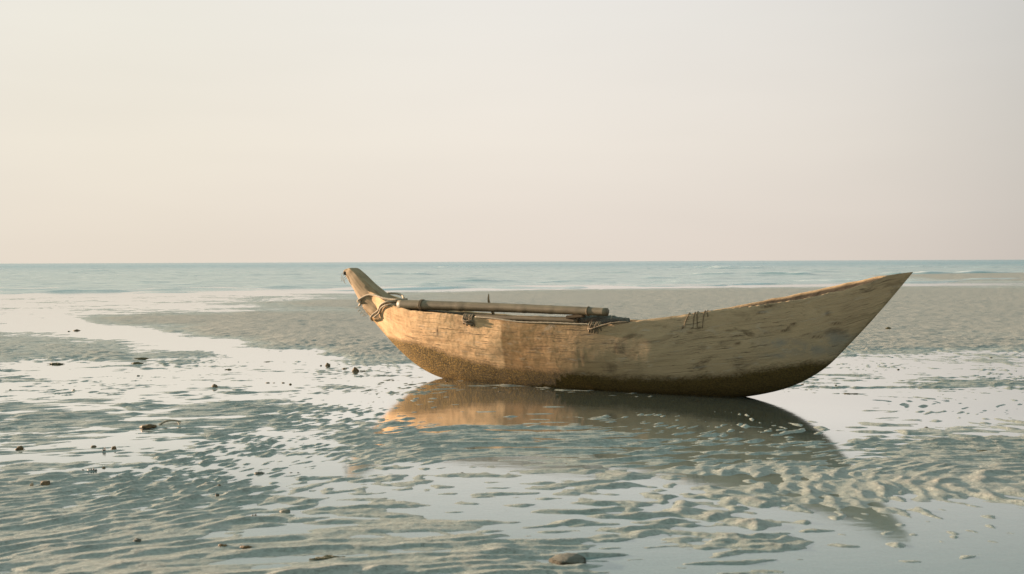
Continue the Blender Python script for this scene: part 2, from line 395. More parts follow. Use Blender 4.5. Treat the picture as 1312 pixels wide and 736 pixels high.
def mat_hull():
    b = N('weathered_hull_wood')
    uv = b.attr('wood_uv').outputs['Vector']; pos = b.n('TexCoord').outputs['Object']
    sx = b.n('SeparateXYZ', {0: uv}); s = sx.outputs[0]
    grain = b.noise(b.mapv(uv, (1.1, 16, 1)), 2.2, 7, .62, .35)
    fine = b.noise(b.mapv(uv, (3, 60, 1)), 3.0, 5, .6, .2)
    blot = b.noise(b.mapv(uv, (1.0, 1.6, 1)), 2.6, 5, .6, .5)
    base = b.ramp(b.math('ADD', b.math('MULTIPLY', grain, .55), b.math('MULTIPLY', blot, .5)),
                  [(.30, CFG['wood'][0]), (.48, CFG['wood'][1]), (.62, CFG['wood'][2]), (.78, CFG['wood'][3])])
    # sunlight's sharp edge painted in as darker wood past the step, greying further on
    edge = b.math('ADD', s, b.math('MULTIPLY', b.math('SUBTRACT', b.noise(uv, 6, 3), .5), .05))
    old = b.rng(edge, CFG['step']-.02, CFG['step']+.02)
    aged = b.rng(s, 1.0, 2.8)
    base = b.mix(b.math('MULTIPLY', old, CFG['shade_amt']), base, c4(*CFG['shade_mul']), 'MULTIPLY')
    greyed = b.mix(.55, base, c4(*CFG['agedc']))
    base = b.mix(aged, base, greyed)
    base = b.mix(b.rng(fine, .56, .72, 0, .45), base, c4(.10,.07,.045))
    wh = b.noise(b.mapv(uv, (2.2, 5, 1), loc=(3, 1, 0)), 2.0, 6, .68, .6)
    base = b.mix(b.rng(wh, .56, .72, 0, .38), base, c4(.52,.44,.34))
    grime = b.noise(b.mapv(uv, (1.4, 3, 1), loc=(9, 4, 0)), 1.7, 6, .66, .8)
    base = b.mix(b.math('MULTIPLY', b.rng(grime, .52, .70), b.rng(s, .8, 2.8, .45, .8)), base, c4(.13,.09,.05))
    # long drying cracks
    cr = b.noise(b.mapv(uv, (.7, 22, 1), loc=(1.7, 5, 0)), 1.3, 3, .5, .25)
    crack = b.rng(b.math('ABSOLUTE', b.math('SUBTRACT', cr, .5)), .0, .012, 1, 0)
    crack = b.math('MULTIPLY', crack, b.rng(b.noise(uv, 1.9, 2), .44, .56))
    base = b.mix(b.math('MULTIPLY', crack, .85), base, c4(.05,.035,.02))
    grey = b.math('MULTIPLY', b.attr('grey').outputs['Fac'], b.rng(b.noise(uv, 7, 4, .65), .3, .6))
    base = b.mix(b.math('MULTIPLY', grey, .75), base, c4(.21,.215,.19))
    knot = b.math('MULTIPLY', b.attr('knot').outputs['Fac'], b.rng(b.noise(uv, 30, 4, .7), .25, .55))
    base = b.mix(knot, base, c4(.045,.025,.012))
    base = b.mix(b.attr('inside').outputs['Fac'], base, b.mix(grain, c4(.025,.021,.014), c4(.085,.07,.048)))  # shade on the inner walls painted in as darker wood
    # slime and barnacle band round the bottom
    al = b.math('ADD', b.attr('algae').outputs['Fac'], b.math('MULTIPLY', b.math('SUBTRACT', b.noise(b.mapv(uv, (1, 1.5, 1)), 34, 5, .8), .5), .13))
    al = b.math('ADD', al, b.math('MULTIPLY', b.math('SUBTRACT', b.noise(b.mapv(uv, (1, 1.3, 1), loc=(4, 2, 0)), 5, 3), .5), .09))
    af = b.rng(al, -.022, .065)
    spk = b.noise(pos, 75, 3, .75)
    rest = b.rng(s, .3, 2.6)
    acol = b.mix(b.rng(spk, .3, .6), c4(.022,.013,.001), c4(.105,.066,.010))
    gold = b.mix(rest, c4(.46,.27,.05), c4(.17,.12,.03))
    acol = b.mix(b.math('MULTIPLY', b.rng(spk, .50, .60), b.rng(rest, 0, 1, .75, .15)), acol, gold)
    base = b.mix(b.math('MULTIPLY', af, .94), base, acol)
    hgt = b.math('ADD', b.math('MULTIPLY', grain, .6), b.math('MULTIPLY', fine, .35))
    hgt = b.math('SUBTRACT', hgt, b.math('MULTIPLY', crack, .5))
    adz = b.n('TexVoronoi', {'Vector': b.mapv(uv, (5.5, 11, 1)), 'Scale': 1.0, 'Randomness': .9}, feature='SMOOTH_F1').outputs['Distance']
    salt = b.rng(b.noise(b.mapv(uv, (1.6, 9, 1), loc=(2, 8, 0)), 2.4, 6, .72, .4), .56, .70)
    base = b.mix(b.math('MULTIPLY', b.math('MULTIPLY', salt, .42), b.math('SUBTRACT', 1.0, af)), base, c4(.47,.42,.34))
    nrm = b.bump(adz, .35, .016)
    nrm = b.bump(hgt, .6, .014, nrm)
    nrm = b.bump(knot, -.6, .02, nrm)
    nrm = b.bump(b.noise(uv, 4, 3), .35, .05, nrm)
    nrm = b.bump(b.math('MULTIPLY', spk, af), .9, .014, nrm)
    p = b.principled(Base_Color=base, Roughness=.85, Normal=nrm); p.inputs['Specular IOR Level'].default_value = .25
    return b.done(p)

def mat_wood(name, cols, grain=(2, 40, 40), bumpd=.004, rough=.8):
    b = N(name); pos = b.n('TexCoord').outputs['Object']
    v = b.attr('wood_uv').outputs['Vector']
    g = b.noise(b.mapv(v, grain), 1.0, 6, .62, .3); bl = b.noise(v, 9, 4)
    c = b.ramp(b.math('ADD', b.math('MULTIPLY', g, .6), b.math('MULTIPLY', bl, .42)), [(.32, cols[0]), (.52, cols[1]), (.72, cols[2])])
    n3 = b.noise(v, 55, 3, .7)
    c = b.mix(b.rng(n3, .58, .72, 0, .5), c, c4(cols[0][0]*.5, cols[0][1]*.5, cols[0][2]*.5))
    nrm = b.bump(g, .5, bumpd)
    return b.done(b.principled(Base_Color=c, Roughness=rough, Normal=nrm))

def mat_rough(name, a, bcol, scale=60, bumpd=.006, rough=.7):
    b = N(name); pos = b.n('TexCoord').outputs['Object']
    n = b.noise(pos, scale, 5, .65)
    c = b.mix(b.rng(n, .3, .7), c4(*a), c4(*bcol))
    return b.done(b.principled(Base_Color=c, Roughness=rough, Normal=b.bump(n, .8, bumpd)))

M_sand = mat_sand(); M_pool = mat_pool(); M_sea = mat_sea(); M_hull = mat_hull()
M_prow = mat_wood('sunbleached_post_wood', [(.16,.105,.055), (.34,.235,.125), (.43,.31,.18)], (3, 45, 45), .006)
M_pole = mat_wood('grey_bamboo', [(.085,.065,.035), (.165,.13,.075), (.24,.19,.115)], (2.5, 60, 60), .004, .6)
M_rope = mat_rough('hemp_rope', (.30,.23,.15), (.52,.43,.31), 260, .004, .9)
M_cord = mat_rough('dark_cord', (.12,.085,.05), (.28,.21,.13), 220, .004, .9)
M_net = mat_rough('grey_net', (.10,.095,.075), (.26,.24,.19), 120, .02, .95)
M_hole = mat_rough('dark_socket', (.02,.014,.008), (.06,.04,.02), 60)
M_weed = mat_rough('brown_seaweed', (.07,.042,.015), (.22,.13,.045), 90, .01, .6)
M_weed2 = mat_rough('olive_seaweed', (.08,.07,.03), (.20,.16,.07), 90, .01, .6)
M_stone = mat_rough('brown_stone', (.08,.055,.025), (.23,.16,.085), 70, .01, .75)
M_stone_d = mat_rough('dark_stone', (.05,.045,.03), (.14,.12,.08), 70, .008, .6)
M_stone_g = mat_rough('sandy_stone', (.12,.115,.085), (.26,.23,.17), 70, .008, .75)
def mat_mossy():
    b = N('mossy_stone'); g = b.n('NewGeometry'); nz = b.n('SeparateXYZ', {0: g.outputs['Normal']}).outputs[2]
    n = b.noise(g.outputs['Position'], 60, 5, .7)
    f = b.rng(b.math('ADD', nz, b.math('MULTIPLY', b.math('SUBTRACT', n, .5), .35)), .74, .94)
    c = b.mix(f, b.mix(n, c4(.015,.013,.004), c4(.05,.038,.013)), c4(.14,.13,.10))
    return b.done(b.principled(Base_Color=c, Roughness=.8, Normal=b.bump(n, .8, .012)))
M_moss = mat_mossy()
M_shell = mat_rough('dark_shell', (.03,.028,.025), (.16,.13,.10), 80, .004, .4)
M_shell_p = mat_rough('buff_shell', (.16,.12,.07), (.42,.34,.23), 60, .004, .5)
M_twig = mat_rough('bleached_twig', (.24,.20,.14), (.44,.38,.29), 50, .004, .8)

# ------------------------------------------------------------------ beach
def sand_height(X, Y):
    """height of the tidal flat above the standing water, metres"""
    lx = X/Y; ly = np.log(np.maximum(Y, .1))
    wx = fbm(lx*13, ly*9, 3, 4); wy = fbm(lx*11+7, ly*16, 5, 4)
    qx = lx + .020*wx + .008*fbm(lx*45, ly*26, 8, 3); qy = ly + .030*wy + .014*fbm(lx*40, ly*60, 9, 3)
    h = np.full(X.shape, CFG['base'], np.float32)
    for cx, rx, cy, ry, a in SAND:
        d = ((qx-cx)/rx)**2; e = ((qy-cy)/ry)**2
        h = h + np.float32(a)*np.exp(-(d**2)*.95-(e**2)*.95)
    # water streaks and mounds at several sizes, drawn out along the shore
    h = h + .0068*fbm(X*.6, Y*1.2, 21, 3) + .0070*fbm(X*1.7+.4*Y, Y*3.9, 31, 4)
    far = sstep(14, 22, Y); h = h + far*.007*fbm(X*.25, Y*.5, 41, 3)
    # ripples
    fade = 1-sstep(11, 22, Y)
    wrp = 1.5*fbm(X*.8, Y*.8, 51, 3)+.45*fbm(X*3.0, Y*3.0, 61, 2)
    th = R(30) + .35*perlin(X*.35, Y*.35, 71)
    q = (-X*np.sin(th)+Y*np.cos(th)); lam = CFG['lam']
    ph = 2*np.pi*(q/lam + wrp)
    crest = .5*np.sin(ph) + .9*(.64-np.abs(np.sin(ph*.5)))
    along = X*np.cos(th)+Y*np.sin(th)
    an = perlin(along*4.6, q*8.5, 81) + .5*perlin(along*10.0+3, q*19, 82)
    am = .55+.55*np.clip(perlin(X*.8, Y*.8, 91)+.35, 0, 1.2)
    rip = (.0054*crest*(.12+.88*np.clip(an*1.2+.42, 0, 1.4)) + .0066*an)*am
    lump = .0046*perlin(X*9, Y*10, 95) + .0022*perlin(X*19, Y*20, 96) + .0009*perlin(X*33, Y*38, 97)
    h = h + fade*rip*CFG['rip'] + (1-sstep(14, 26, Y))*lump*(.25+.95*np.clip(perlin(X*.7, Y*.7, 98)+.15+.3*sstep(-.3, .6, X), 0, 1))
    h = h + sstep(9, 16, Y)*(.0055*fbm(X*4.6, Y*4.2, 101, 3))
    return h

def shore_drop(X, Y):
    d = Y-.35*X
    return sstep(46, 62, d)*.10*(1-sstep(.0, 1, np.exp(-((X-52)/24)**4-((Y-86)/20)**4))) + sstep(120, 400, Y)*1.5

def build_sand():
    rows = np.exp(np.arange(math.log(2.3), math.log(34), CFG['row'])); far = np.exp(np.arange(math.log(34), math.log(130), .006))[1:]
    vfar = np.exp(np.linspace(math.log(130), math.log(40000), 30))[1:]
    d = np.concatenate([rows, far, vfar]); nc = CFG['cols']
    u = np.linspace(-1, 1, nc)
    Y, Uu = np.meshgrid(d, u, indexing='ij'); X = Uu*(.60*Y+1.6)
    Z = np.zeros_like(X, dtype=np.float32)
    for i in range(0, len(d), 150):
        Z[i:i+150] = sand_height(X[i:i+150], Y[i:i+150]) - shore_drop(X[i:i+150], Y[i:i+150])
    # scour and silt round the hull
    V = np.c_[X.ravel(), Y.ravel(), Z.ravel()]
    # skirt behind the camera
    o = mesh_obj('beach_sand', V, grid_faces(len(d), nc), M_sand)
    tag(o, kind='structure'); return o
build_sand()

def build_pool():
    y = np.concatenate([np.linspace(2.3, 64, 30)]); u = np.linspace(-1, 1, 20)
    Y, Uu = np.meshgrid(y, u, indexing='ij'); X = Uu*(.66*Y+2.5)
    far = Y > 60
    V = np.c_[X.ravel(), Y.ravel(), np.where(far, -.03, 0).ravel()]
    tag(mesh_obj('shallow_tidal_water', V, grid_faces(len(y), 20), M_pool), kind='structure')
build_pool()

def build_sea():
    d = np.concatenate([np.exp(np.arange(math.log(34), math.log(700), .004)), np.exp(np.linspace(math.log(700), math.log(45000), 80))[1:]])
    nc = 620; u = np.linspace(-1, 1, nc)
    Y, Uu = np.meshgrid(d, u, indexing='ij'); X = Uu*(.62*Y+8)
    sh = Y-.42*X + 6*perlin(X*.05, Y*.05, 201) + 2.5*perlin(X*.23, Y*.11, 202)
    k = sstep(44, 66, sh)
    far = 1-sstep(500, 1500, Y)
    z = -.09 + .09*k - .03*(1-k)
    chop = .035*fbm(X*.22, Y*.55, 211, 3) + .030*fbm(X*.07, Y*.16, 221, 2) + .016*perlin(X*.9, Y*1.6, 231)
    z = z + chop*k*far*(1+np.minimum(Y/250, 2))
    foam = np.zeros_like(X)
    rnd = random.Random(5); more = []
    for k in range(46):
        by = math.exp(rnd.uniform(math.log(52), math.log(260))); bx = rnd.uniform(-.5, .5)*by
        if by > 52-.0+.40*bx: more.append((bx, by, by*rnd.uniform(.02, .06), rnd.uniform(.05, .13)*(.6+by/180)))
    for bx, by, rx, h in [(a, c, d_, .8*e_) for a, c, d_, e_ in BRK]+more:
        yy = Y-by-.6*perlin(X*.25, X*0+by, 241)-.5*np.sin(X*.3+by); w = .8+by*.010
        lat = np.exp(-np.abs((X-bx)/rx)**3)*(.55+.6*np.clip(perlin(X*.35, X*0+by*.3, 251)+.4, 0, 1))
        prof = np.where(yy < 0, np.exp(-(yy/(w*.55))**2), np.exp(-(yy/(w*1.6))**2))
        z = z + h*lat*prof
        cap = np.exp(-((yy-.05)/(w*.35))**2)*lat*np.clip((h-.09)*7, 0, 1)
        run = np.where((yy < 0) & (yy > -7), .35*(1+yy/7), 0)*lat*np.clip((h-.07)*7, 0, 1)
        foam = np.maximum(foam, np.maximum(cap*1.1, run))
    # thin lines of dying surf close in
    for y0, a, f in ((46, .9, .13), (51, .95, .11), (57, .9, .07), (66, .95, .05)):
        yy = sh-y0-1.2*perlin(X*f, X*0+y0, 261); m_ = np.clip(.45+1.1*perlin(X*.13, X*0+y0, 262), 0, 1); z = z + (.115 if y0 < 60 else .06)*m_*np.where(yy < 0, np.exp(-(yy/.5)**2), np.exp(-(yy/1.6)**2)); foam = np.maximum(foam, a*np.exp(-((yy+.2)/.7)**2)*m_)
    z = z - .12*np.exp(-((X-52)/22)**4-((Y-86)/17)**4)
    V = np.c_[X.ravel(), Y.ravel(), z.ravel()]
    o = mesh_obj('sea', V, grid_faces(len(d), nc), M_sea, attrs={'foam': foam.ravel(), 'far': sstep(70, 400, Y).ravel()})
    tag(o, kind='structure')
build_sea()

# ------------------------------------------------------------------ boat frame
A_, U_, N_ = (Vector(v) for v in FRAME)
BM = Matrix((U_, -N_, Vector((0, 0, 1)))).transposed().to_4x4(); BM.translation = A_     # local x along, -y towards camera
def L(s, n, z): return (s, -n, z)

boat = empty('dugout_canoe', A_); boat.matrix_world = BM
tag(boat, 'weathered wooden dugout canoe stranded on the wet sand with an upturned bow post', 'boat')
def place(o):      # a thing built in boat coordinates
    o.matrix_world = BM; return o

hs = np.array([h[0] for h in HULL])
def spl(x, xs, ys):
    """monotone-ish cubic (Catmull-Rom) through points"""
    xs = np.asarray(xs, float); ys = np.asarray(ys, float); x = np.atleast_1d(np.asarray(x, float))
    m = np.gradient(ys, xs); i = np.clip(np.searchsorted(xs, x)-1, 0, len(xs)-2)
    hh = xs[i+1]-xs[i]; t = np.clip((x-xs[i])/hh, 0, 1)
    return (2*t**3-3*t**2+1)*ys[i]+(t**3-2*t**2+t)*hh*m[i]+(-2*t**3+3*t**2)*ys[i+1]+(t**3-t**2)*hh*m[i+1]
hw = [h[1] for h in HULL]; hn = [h[2] for h in HULL]; hf = [h[3] for h in HULL]; hk = [h[4] for h in HULL]
hw[-1]=.010; hw[0]=.070; hw[1]=.078; hw[2]=.086; hw[3]=.118
hn[0] = .96; hf[0] = .95; hn[1] = .95; hf[1] = .945; hf[2] = .935; hf[3] = .895; hf[4] = .835; hf[5] = .79
def F(s): return float(spl(s, hs, hw)[0]), float(spl(s, hs, hn)[0]), float(spl(s, hs, hf)[0]), float(spl(s, hs, hk)[0])
def pexp(s): return float(np.interp(s, [-1.2, -.6, .3, 1.5, 3.0, 3.9, 4.83], [1.25, 1.5, 2.0, 2.3, 2.1, 1.6, 1.2]))

def half_b(t, w, p): return w*(1-(1-np.clip(t, 0, 1))**p)**(1/p)

def build_hull():
    S = np.concatenate([np.linspace(-1.13, -.3, 60), np.linspace(-.3, 3.2, 190)[1:], np.linspace(3.2, 4.828, 110)[1:]])
    nt = 44; tt = (np.linspace(0, 1, nt))**1.25
    th = .034; verts = []; uvs = []; al = []; kn = []; gr = []; ins = []
    alx = [a[0] for a in ALGAE]; alz = [a[1] for a in ALGAE]
    ni = 16
    for s in S:
        w, zn, zf, zk = F(s); p = pexp(s)
        rn = mnoise.noise(Vector((s*2.3, 0, 0)))*.010+mnoise.noise(Vector((s*9, 3, 0)))*.006+mnoise.noise(Vector((s*27, 7, 0)))*.005
        zn += rn if s > -.7 else 0; zf += mnoise.noise(Vector((s*7, 13, 0)))*.008 if s > -.7 else 0
        ring = []
        # far sheer -> keel -> near sheer (outside)
        for side, zs in ((-1, zf), (1, zn)):
            ts = tt[::-1] if side < 0 else tt[1:]
            for t in ts:
                z = zk+(zs-zk)*t; b = float(half_b(t, w, p))
                b *= 1+.012*math.sin(s*2.3+t*3)+.010*math.sin(s*6.1-t*5)
                ring.append((side*b, z, side*t))
        # inside: near rim -> floor -> far rim
        k = min(1, max(0, (4.66-s)/.22))*min(1, max(.05, (s+1.0)/.5))
        wi = max(w-th, w*.25); inn = []
        for side, zs in ((1, zn), (-1, zf)):
            zfl = zk+.11; zfl = zs-(zs-zfl)*k - .004
            ts = 1-np.linspace(0, 1, ni)**2.6 if side > 0 else (1-np.linspace(1, 0, ni)**2.6)[1:]
            for t in ts:
                z = zfl+(zs-.004-zfl)*t; b = float(half_b(max(t, .0), wi, 2.2)); inn.append((side*b, z, side*(2+t)))
        ring += inn
        zb = np.interp(s, alx, alz)
        for q in range(2*nt-1):
            n, z, t = ring[q]; cf = min(1, max(0, (zb-z)/.05))
            dd = min(1, abs(n)/.12)*min(1, max(.0, abs(t)*2.2-.2))*(cf*.002*(mnoise.noise(Vector((s*19, z*19, n*19)))+.8*mnoise.noise(Vector((s*37, z*37, n*37))))+.006*mnoise.noise(Vector((s*1.7, z*4, 5+t)))+.004*mnoise.noise(Vector((s*4.5, z*9, 11+t))))
            if s > 4.6: dd *= max(0, (4.828-s)/.23)
            ring[q] = (n*(1+dd/max(abs(n), .03)), z, t)
        for n, z, t in ring:
            verts.append(L(s, n, z)); outer = abs(t) <= 1
            g = (z-zn)*1.15-(w-abs(n))*.35
            uvs.append((s, g if t > 0 else -g-3))
            a = (zb-z) if outer else -.2
            if s < -.55 and outer: a = max(a, (.05-abs(n)-.02*(s+1.1)))       # dark foot of the stem
            if s > 3.9 and outer: a = max(a, .035-abs(n)*.9-.04*(s-3.9))
            al.append(a)
            kv = 0; gv = 0
            if outer and t > 0:
                for ks, kz, rs, rz in KNOTS: kv = max(kv, math.exp(-(((s-ks)/rs)**2+((z-kz)/rz)**2)**1.2))
                for ks, kz, rs, rz in GREY: gv = max(gv, math.exp(-(((s-ks)/rs)**2+((z-kz)/rz)**2)))
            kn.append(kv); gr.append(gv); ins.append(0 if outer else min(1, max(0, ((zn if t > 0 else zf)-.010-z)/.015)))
    m = len(ring); ns = len(S); i = (np.arange(ns-1)[:, None]*m); j = np.arange(m)[None, :]; j2 = (j+1) % m
    f = np.stack([i+j, i+m+j, i+m+j2, i+j2], -1).reshape(-1, 4)
    faces = [tuple(map(int, r)) for r in f]
    faces.append(tuple(range(m))); faces.append(tuple((ns-1)*m+k for k in range(m-1, -1, -1)))
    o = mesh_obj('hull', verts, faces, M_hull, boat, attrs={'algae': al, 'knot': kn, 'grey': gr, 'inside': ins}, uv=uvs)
    bm = bmesh.new(); bm.from_mesh(o.data); bmesh.ops.recalc_face_normals(bm, faces=bm.faces)
    bm.to_mesh(o.data); bm.free()
    return o
build_hull()

# ---- swept tubes ---------------------------------------------------------
def catmull(pts, n):
    P = [Vector(p) for p in pts]; P = [P[0]*2-P[1]]+P+[P[-1]*2-P[-2]]; out = []
    segs = len(P)-3
    for i in range(n+1):
        x = i/n*segs; k = min(int(x), segs-1); t = x-k; a, b, c, d = P[k:k+4]
        out.append(.5*((2*b)+(c-a)*t+(2*a-5*b+4*c-d)*t*t+(3*b-a-3*c+d)*t**3))
    return out
def tube_data(pts, rad, seg=10, jit=0.0, twist=0.0, seed=1):
    rnd = random.Random(seed); V = []; F_ = []; UV = []
    n = len(pts); up = Vector((0, 0, 1)); acc = 0
    T = [(pts[min(i+1, n-1)]-pts[max(i-1, 0)]).normalized() for i in range(n)]
    nrm = T[0].orthogonal().normalized()
    for i, p in enumerate(pts):
        nrm = (nrm-T[i]*nrm.dot(T[i])).normalized(); bi = T[i].cross(nrm)
        if i: acc += (pts[i]-pts[i-1]).length
        r = rad(i/(n-1)) if callable(rad) else rad
        for k in range(seg):
            a = 2*math.pi*k/seg
            rr_ = r*(1+jit*(rnd.random()-.5))*(1+(.16*math.cos(3*a+twist*acc) if twist else 0))
            V.append(p+nrm*math.cos(a)*rr_+bi*math.sin(a)*rr_)
            UV.append((acc, math.cos(a)*r, math.sin(a)*r))
    for i in range(n-1):
        for k in range(seg):
            k2 = (k+1) % seg; F_.append((i*seg+k, i*seg+k2, (i+1)*seg+k2, (i+1)*seg+k))
    F_.append(tuple(range(seg-1, -1, -1))); F_.append(tuple((n-1)*seg+k for k in range(seg)))
    return V, F_, UV
def tubes(name, specs, mat, parent=None):
    V = []; F_ = []; UV = []
    for sp in specs:
        v, f, u = tube_data(*sp[0], **sp[1]); o = len(V); V += v; UV += u; F_ += [tuple(a+o for a in q) for q in f]
    return mesh_obj(name, V, F_, mat, parent, uv=UV)

# ---- upturned post at the bow ---------------------------------------------
def build_prow():
    top = [(-1.335,1.176), (-1.262,1.186), (-1.177,1.139), (-1.012,1.012), (-.86,.912), (-.70,.82)]
    bot = [(-1.385,1.140), (-1.335,1.07), (-1.258,.965), (-1.103,.752), (-.97,.64), (-.86,.60)]
    n = 40; tp = catmull([(a, 0, b) for a, b in top], n); bt = catmull([(a, 0, b) for a, b in bot], n)
    V = []; F_ = []; UV = []; q = .012; acc = 0
    for i in range(n+1):
        a, c = tp[i], bt[i]; hwid = .062+.036*min(1, i/n*1.5)
        if i: acc += (tp[i]-tp[i-1]).length
        ring = []
        def lerp(t): return a.lerp(c, t)
        for (t, y) in ((0, -.72), (0, .72), (.10, .97), (.3, 1.0), (.62, .98), (.88, .80), (1, .45), (1, -.45), (.88, -.80), (.62, -.98), (.3, -1.0), (.10, -.97)):
            p = lerp(t); w = hwid*(1+.03*math.sin(i*.7+t*5))
            V.append((p.x, y*w, p.z)); UV.append((acc, y*w, t*.2))
    m = 12
    for i in range(n):
        for k in range(m):
            k2 = (k+1) % m; F_.append((i*m+k, i*m+k2, (i+1)*m+k2, (i+1)*m+k))
    F_.append(tuple(range(m-1, -1, -1))); F_.append(tuple(n*m+k for k in range(m)))
    o = mesh_obj('bow_post', V, F_, M_prow, boat, uv=UV)
    bm = bmesh.new(); bm.from_mesh(o.data); bmesh.ops.recalc_face_normals(bm, faces=bm.faces); bm.to_mesh(o.data); bm.free()
    try: o.data.set_sharp_from_angle(angle=R(38))
    except Exception: pass
    # worn socket in its end grain
    c = Vector((-1.345, .045, 1.128)); V = []; F_ = []
    for j, (r_, d) in enumerate(((1, -.012), (.92, .004), (.6, .009), (.02, .011))):
        for k in range(14):
            a = 2*math.pi*k/14; wob = 1+.16*math.sin(3*a+1)
            V.append((c.x-d*.9+.018*r_*math.cos(a)*wob, c.y-.112-d*.6+.0*r_, c.z+.02*r_*math.sin(a)*wob))
    for j in range(3):
        for k in range(14): F_.append((j*14+k, j*14+(k+1) % 14, (j+1)*14+(k+1) % 14, (j+1)*14+k))
    F_.append(tuple(42+k for k in range(14)))
    mesh_obj('rope_hole', V, F_, M_hole, o)
    fr = []
    for k in range(4):
        x = -1.372+.014*k+random.uniform(-.004, .004); l = random.uniform(.06, .13)
        fr.append(((catmull([(x, -.055+.006*k, 1.135-.02*k), (x-.012, -.075, 1.105-.02*k), (x-.008+.006*k, -.078, 1.105-l)], 8), .0022), dict(seg=5)))
    tubes('frayed_thread', fr, M_rope, boat)
build_prow()

# ---- ropes round the post --------------------------------------------------
def skin(s, z, add):
    w, zn, zf, zk = F(s); hb = float(half_b((z-zk)/(zn-zk), w, pexp(s))) if z > zk else 0
    return max(hb, .062+.036*min(1, max(0, (s+1.335)/.42)) if s < -.80 else 0)+add
r1 = [(-1.10, -skin(-1.10, .80, .004), .80)]+[L(s, skin(s, z, .011), z) for s, z, n in ROPE1[:4]]+[L(s, skin(s, min(z, F(s)[1]-.02), .006)-.01*k, max(z, F(s)[1]+.012)) for k, (s, z, n) in enumerate(ROPE1[4:])]+[(-.40, -.15, .85)]
r1b = [(-1.16, .0, .79), (-1.10, .085, .83), (-1.0, .112, .88), (-.86, .115, .90), (-.70, .06, .90), (-.55, -.05, .885), (-.45, -.15, .855)]
r2 = [(-.98, -.03, .60), (-.945, -skin(-.945, .635, .006), .635)]+[L(s, skin(s, min(z, F(s)[1]-.02), .012), z) for s, z, n in ROPE2[:4]]+[L(s, .19, max(z, F(s)[1]+.015)) for s, z, n in ROPE2[4:]]
tubes('bow_rope', [((catmull(r1[:1]+r1[1:], 60), .0115), dict(seg=12, twist=210, seed=2)),
                   ((catmull([(-1.165, -.03, .765)]+r1[:2], 16), .0115), dict(seg=12, twist=210, seed=3)),
                   ((catmull(r1b, 50), .0115), dict(seg=12, twist=210, seed=4)),
                   ((catmull(r2, 46), .0120), dict(seg=12, twist=210, seed=5)),
                   ((catmull([(a+.014, b-.008, c-.032) for a, b, c in r2[2:]], 34), .009), dict(seg=12, twist=210, seed=6))], M_rope, boat)
fr = []
for k in range(9):
    x = -1.12+.012*k; z0 = .762-.012*k
    fr.append(((catmull([(x, -.05, z0), (x-.03, -.07, z0-.012), (x-.045+random.uniform(-.02, .02), -.08, z0-random.uniform(.01, .05))], 6), .0026), dict(seg=5)))
tubes('rope_fray', fr, M_rope, boat)

# ---- cord lashings over the near rim ---------------------------------------
def rim_loop(s, down, inn, r, ds=0.0, bulge=.010):
    w, zn, zf, zk = F(s); p = pexp(s)
    def outp(z):
        t = (z-zk)/(zn-zk); return float(half_b(min(t, 1), w, p))
    pts = [L(s+ds, outp(zn-down)+r*.6, zn-down), L(s+ds*.6, outp(zn-down*.5)+r+bulge*.3, zn-down*.5), L(s, w+r+bulge*.2, zn-.01),
           L(s, w-.017, zn+r+.003), L(s, w-.05, zn-.01), L(s, w-.055, zn-inn)]
    return catmull(pts, 22)
def lashing(s0, width, down, inn, r, n, mat, seed):
    rnd = random.Random(seed); sp = []
    for k in range(n):
        s = s0+width*(k/(n-1)-.5)+rnd.uniform(-.008, .008)
        sp.append(((rim_loop(s, down*rnd.uniform(.75, 1.1), inn, r*rnd.uniform(.8, 1.15), rnd.uniform(-.03, .03), rnd.uniform(.004, .02)), r), dict(seg=7, twist=220, seed=seed+k)))
    return sp
sp = lashing(.535, .115, .095, .09, .0085, 11, M_cord, 11)
w, zn, zf, zk = F(.535)
sp.append(((catmull([L(.47, w+.02, zn-.03), L(.52, w+.032, zn-.05), L(.58, w+.032, zn-.045), L(.61, w+.018, zn-.06)], 14), .009), dict(seg=7, twist=200)))
sp.append(((catmull([L(.48, w+.02, zn-.06), L(.54, w+.033, zn-.075), L(.60, w+.02, zn-.08)], 14), .009), dict(seg=7, twist=200)))
tubes('rim_lashing', sp, M_cord, boat)
sp = lashing(2.005, .10, .085, .08, .0085, 8, M_cord, 21)
w, zn, zf, zk = F(2.005)
sp.append(((catmull([L(1.94, w+.018, zn-.05), L(2.0, w+.034, zn-.045), L(2.06, w+.022, zn-.025), L(2.2, w+.012, F(2.2)[1]+.004), L(2.36, F(2.36)[0]+.006, F(2.36)[1]+.004)], 26), .008), dict(seg=7, twist=200)))
tubes('rim_lashing', sp, M_cord, boat)
sp = []
for ds, dn, tl in ((-.085, .145, -.05), (-.03, .14, -.015), (-.005, .135, .0), (.062, .15, -.02), (.085, .05, .01)):
    sp.append(((rim_loop(3.025+ds, dn, .06, .004, tl, .001), .0042), dict(seg=6)))
tubes('rim_lashing', sp, M_cord, boat)
# light cord running along the rim
w = []
tubes('rim_cord', [((catmull([L(s, F(s)[0]+.004, F(s)[1]+.001+.004*math.sin(s*9)) for s in np.linspace(.62, 1.95, 14)], 60), .0075), dict(seg=7, twist=200))], M_rope, boat)

# ---- thole pin, crossbars -------------------------------------------------
z0, z1 = F(.5)[2]-.12, PINZ[1]
tubes('thole_pin', [((catmull([(.478, .30, z0), (.476, .12, .80), (.478, .10, z1)], 12), lambda t: .016-.010*max(0, t-.45)/.55), dict(seg=8, jit=.1))], M_prow, boat)
def crossbar(s, drop, r):
    w, zn, zf, zk = F(s)
    tubes('crossbar', [((catmull([(s-.05, -(w-.03), zn-drop), (s, 0, (zn+zf)/2-drop+.01), (s+.02, w-.03, zf-drop)], 14), r), dict(seg=10, jit=.08))], M_prow, boat)
crossbar(.50, .05, .026); crossbar(1.95, .045, .026)

